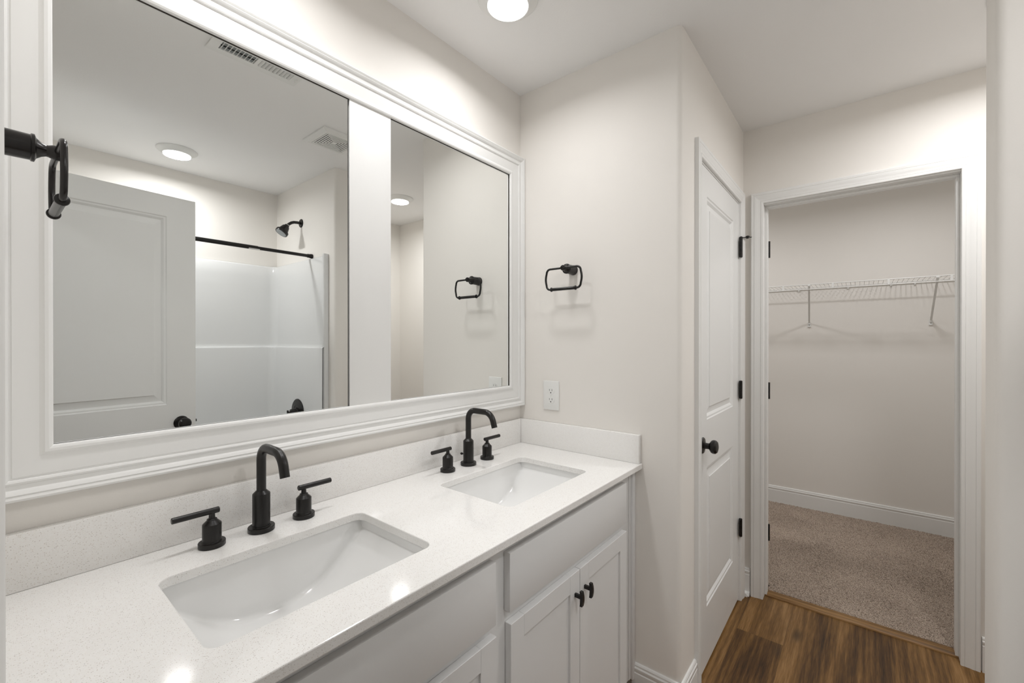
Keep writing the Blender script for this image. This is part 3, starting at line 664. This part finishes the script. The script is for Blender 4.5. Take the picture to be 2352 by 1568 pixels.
for sx, xf in ((1, TX1), (-1, TX0)):
    bm = NB(); pts = [(xf, TY1-0.026), (xf-sx*0.027, TY1-0.026), (xf-sx*0.030, TY1-0.020), (xf-sx*0.028, TY1-0.005), (xf-sx*0.022, TY1-0.0005), (xf-sx*0.012, TY1), (xf, TY1)]
    prism(bm, pts, 2, 0.45, ZTOP+0.008); obj('front_flange', bm, M['acrylic'], tub, 50)
bm = NB()
def tl(hx, hy, r, z, cy0=-1.895): return [(x, y, z) for x, y in rrect((TX0+TX1)/2, cy0, hx, hy, r, 8)]
hX, hY = (TX1-TX0)/2, (TY1-TY0)/2; cyT = (TY1+TY0)/2
loft(bm, [tl(hX, hY, 0.004, 0.002, cyT), tl(hX, hY, 0.004, 0.44, cyT), tl(hX-0.006, hY-0.006, 0.006, 0.455, cyT), tl(hX-0.08, hY-0.085, 0.10, 0.456, cyT), tl(hX-0.092, hY-0.098, 0.11, 0.44, cyT), tl(hX-0.13, hY-0.13, 0.13, 0.20, cyT), tl(hX-0.20, hY-0.17, 0.12, 0.12, cyT)], True, True)
obj('tub_basin', bm, M['acrylic'], tub, 40)
sh = thing('wall_shower', 'black shower head on a curved arm above the tub surround', 'shower head', (XT-0.0005, -1.8894, 2.10)); o = Vector((XT-0.0005, -1.8894, 2.1640))
bm = NB(); lathe(bm, [(0, 0), (0.030, 0), (0.030, 0.002), (0.026, 0.006), (0.013, 0.009), (0, 0.009)], o, (-1, 0, 0), 32, False); obj('wall_flange', bm, M['blackgloss'], sh)
hd = Vector((-0.56, 0, -0.828)).normalized(); J = Vector((1.337, -1.8894, 2.134))
P = [o+Vector((-0.004, 0, 0)), o+Vector((-0.030, 0, -0.0005)), o+Vector((-0.050, 0, -0.003)), o+Vector((-0.067, 0, -0.010)), o+Vector((-0.080, 0, -0.020)), J]
bm = NB(); tube(bm, P, 0.0098, 16); obj('shower_arm', bm, M['blackgloss'], sh, 60)
bm = NB(); lathe(bm, [(0, 0), (0.0125, 0), (0.0135, 0.004), (0.0125, 0.008), (0, 0.008)], J, hd, 20, False); obj('swivel_ring', bm, M['brass'], sh)
bm = NB(); lathe(bm, [(0, 0.005), (0.0150, 0.006), (0.0165, 0.014), (0.0185, 0.018), (0.0225, 0.019), (0.0330, 0.056), (0.0400, 0.058), (0.0410, 0.062), (0.0410, 0.074), (0.0395, 0.077), (0, 0.077)], J, hd, 36, False); obj('spray_head', bm, M['blackgloss'], sh)
bm = NB(); lathe(bm, [(0, 0.0765), (0.034, 0.0765), (0.033, 0.0785), (0, 0.0788)], J, hd, 28, False); obj('spray_face', bm, M['dark'], sh)
rd = thing('shower_rod', 'black tension curtain rod across the tub opening', 'curtain rod', (0.71, -1.7292, 1.89)); zr = 1.9120
bm = NB(); lathe(bm, [(0.0125, 0.0), (0.0125, 1.085)], (TX0+0.002, -1.7292, zr), (1, 0, 0), 20); obj('outer_tube', bm, M['black'], rd)
bm = NB(); lathe(bm, [(0.0105, 1.07), (0.0105, XT-TX0-0.02)], (TX0+0.002, -1.7292, zr), (1, 0, 0), 20); obj('inner_tube', bm, M['black'], rd)
for x, s in ((XT-0.001, -1), (XW+0.001, 1)):
    bm = NB(); lathe(bm, [(0, 0), (0.0148, 0), (0.0155, 0.003), (0.0148, 0.014), (0.0130, 0.018), (0.0130, 0.032), (0.0110, 0.034), (0, 0.034)], (x, -1.7292, zr), (s, 0, 0), 24, False); obj('end_cap', bm, M['black'], rd)
bm = NB()
for a, b in zip(range(8), range(1, 9)):
    A = [(-0.0129*math.sin(-1.0+t*0.25), -0.0129*math.cos(-1.0+t*0.25)) for t in (a, b)]
    bm.faces.new([bm.verts.new((x, -1.7292-A[k][0]+0.0, zr+A[k][1])) for x, k in ((1.035, 0), (1.097, 0), (1.097, 1), (1.035, 1))])
obj('sticker', bm, M['plastic'], rd)
vl = thing('shower_valve', 'black round shower valve trim with lever on the surround', 'shower valve', (TX1-0.043, -1.845, 0.85)); o = Vector((TX1-0.0432, -1.845, 0.850))
bm = NB(); lathe(bm, [(0, 0), (0.088, 0), (0.088, 0.002), (0.083, 0.006), (0.045, 0.010), (0.044, 0.008), (0, 0.008)], o, (-1, 0, 0), 48, False); obj('escutcheon', bm, M['blackgloss'], vl)
bm = NB(); lathe(bm, [(0, 0.006), (0.030, 0.006), (0.028, 0.016), (0.022, 0.019), (0.022, 0.046), (0.020, 0.050), (0.008, 0.052), (0.006, 0.066), (0, 0.066)], o, (-1, 0, 0), 32, False); hb = obj('hub', bm, M['blackgloss'], vl)
bm = NB(); tube(bm, [o+Vector((-0.068, 0, 0.016)), o+Vector((-0.068, 0, -0.055))], 0.0062, 14); obj('lever', bm, M['blackgloss'], hb, 50)

# ------------------------------------------------------------------ closet wire shelf
SZ = 1.752; XF = XC-0.305; SY0, SY1 = 0.268, -2.048; WM = M['vinylwire']
ws = thing('wire_shelf', 'white ventilated wire shelf on the closet rear wall', 'shelf', (XC-0.15, -0.89, SZ-0.04))
bm = NB()
for k in range(int((SY0-SY1)/0.0254)):
    y = SY0-0.012-k*0.0254; tube(bm, [(XC-0.006, y, SZ-0.0040), (XF, y, SZ-0.0040)], 0.0016, 6)
dk = obj('wire_deck', bm, WM, ws, 60)
def rail(name, x, z, r):
    bm = NB(); tube(bm, [(x, SY0, z), (x, SY1, z)], r, 10); obj(name, bm, WM, ws, 60)
rail('back_rail', XC-0.009, SZ-0.008, 0.0030); rail('middle_rail', XC-0.110, SZ-0.0085, 0.0030); rail('front_rail', XF, SZ-0.003, 0.0034); rail('lip_rail', XF, SZ-0.037, 0.0034)
for y in (-0.742, -1.043, -1.342, -1.640, -1.94, -0.44, -0.14):
    bm = NB(); box(bm, (XF-0.0045, y-0.0065, SZ-0.040), (XF+0.0045, y+0.0065, SZ+0.0005), 0.0012, 1); obj('joiner_clip', bm, WM, ws)
for k, y in enumerate((-0.813, -1.123, -1.367, -1.493, -1.80, -0.50)):
    bm = NB(); box(bm, (XC-0.013, y-0.006, SZ-0.022), (XC-0.0003, y+0.006, SZ+0.001), 0.002, 2); obj('wall_clip', bm, WM, ws)
for yf_, y in ((-0.903, -0.881), (-1.577, -1.573), (-0.215, -0.205)):
    bm = NB(); a = Vector((XF+0.002, yf_, SZ-0.012)); b = Vector((XC-0.006, y, 1.478))
    d = (b-a).normalized(); n_ = Vector((d.z, 0, -d.x)); u_ = Vector((0, 1, 0)); hw = 0.0058
    loft(bm, [[p+u_*hw*s+n_*t for s, t in ((1, 0.0045), (1, -0.0045), (0.55, -0.0045), (0.55, 0.002), (-0.55, 0.002), (-0.55, -0.0045), (-1, -0.0045), (-1, 0.0045))] for p in (a, b)], True, True)
    box(bm, (XF-0.004, yf_-0.009, SZ-0.014), (XF+0.010, yf_+0.009, SZ+0.0008), 0.001, 1)
    br = obj('support_brace', bm, WM, ws)
    bm = NB(); box(bm, (XC-0.004, y-0.0105, 1.447), (XC-0.0003, y+0.0105, 1.482), 0.0012, 1); box(bm, (XC-0.013, y-0.0075, 1.468), (XC-0.003, y+0.0075, 1.484), 0.0012, 1); box(bm, (XC-0.010, y-0.0105, 1.447), (XC-0.003, y+0.0105, 1.4495)); ft = obj('foot_plate', bm, WM, br)
    bm = NB(); lathe(bm, [(0, 0), (0.0036, 0), (0.003, 0.0015), (0, 0.002)], (XC-0.004, y, 1.4595), (-1, 0, 0), 12, False); obj('screw', bm, M['brass'], ft)
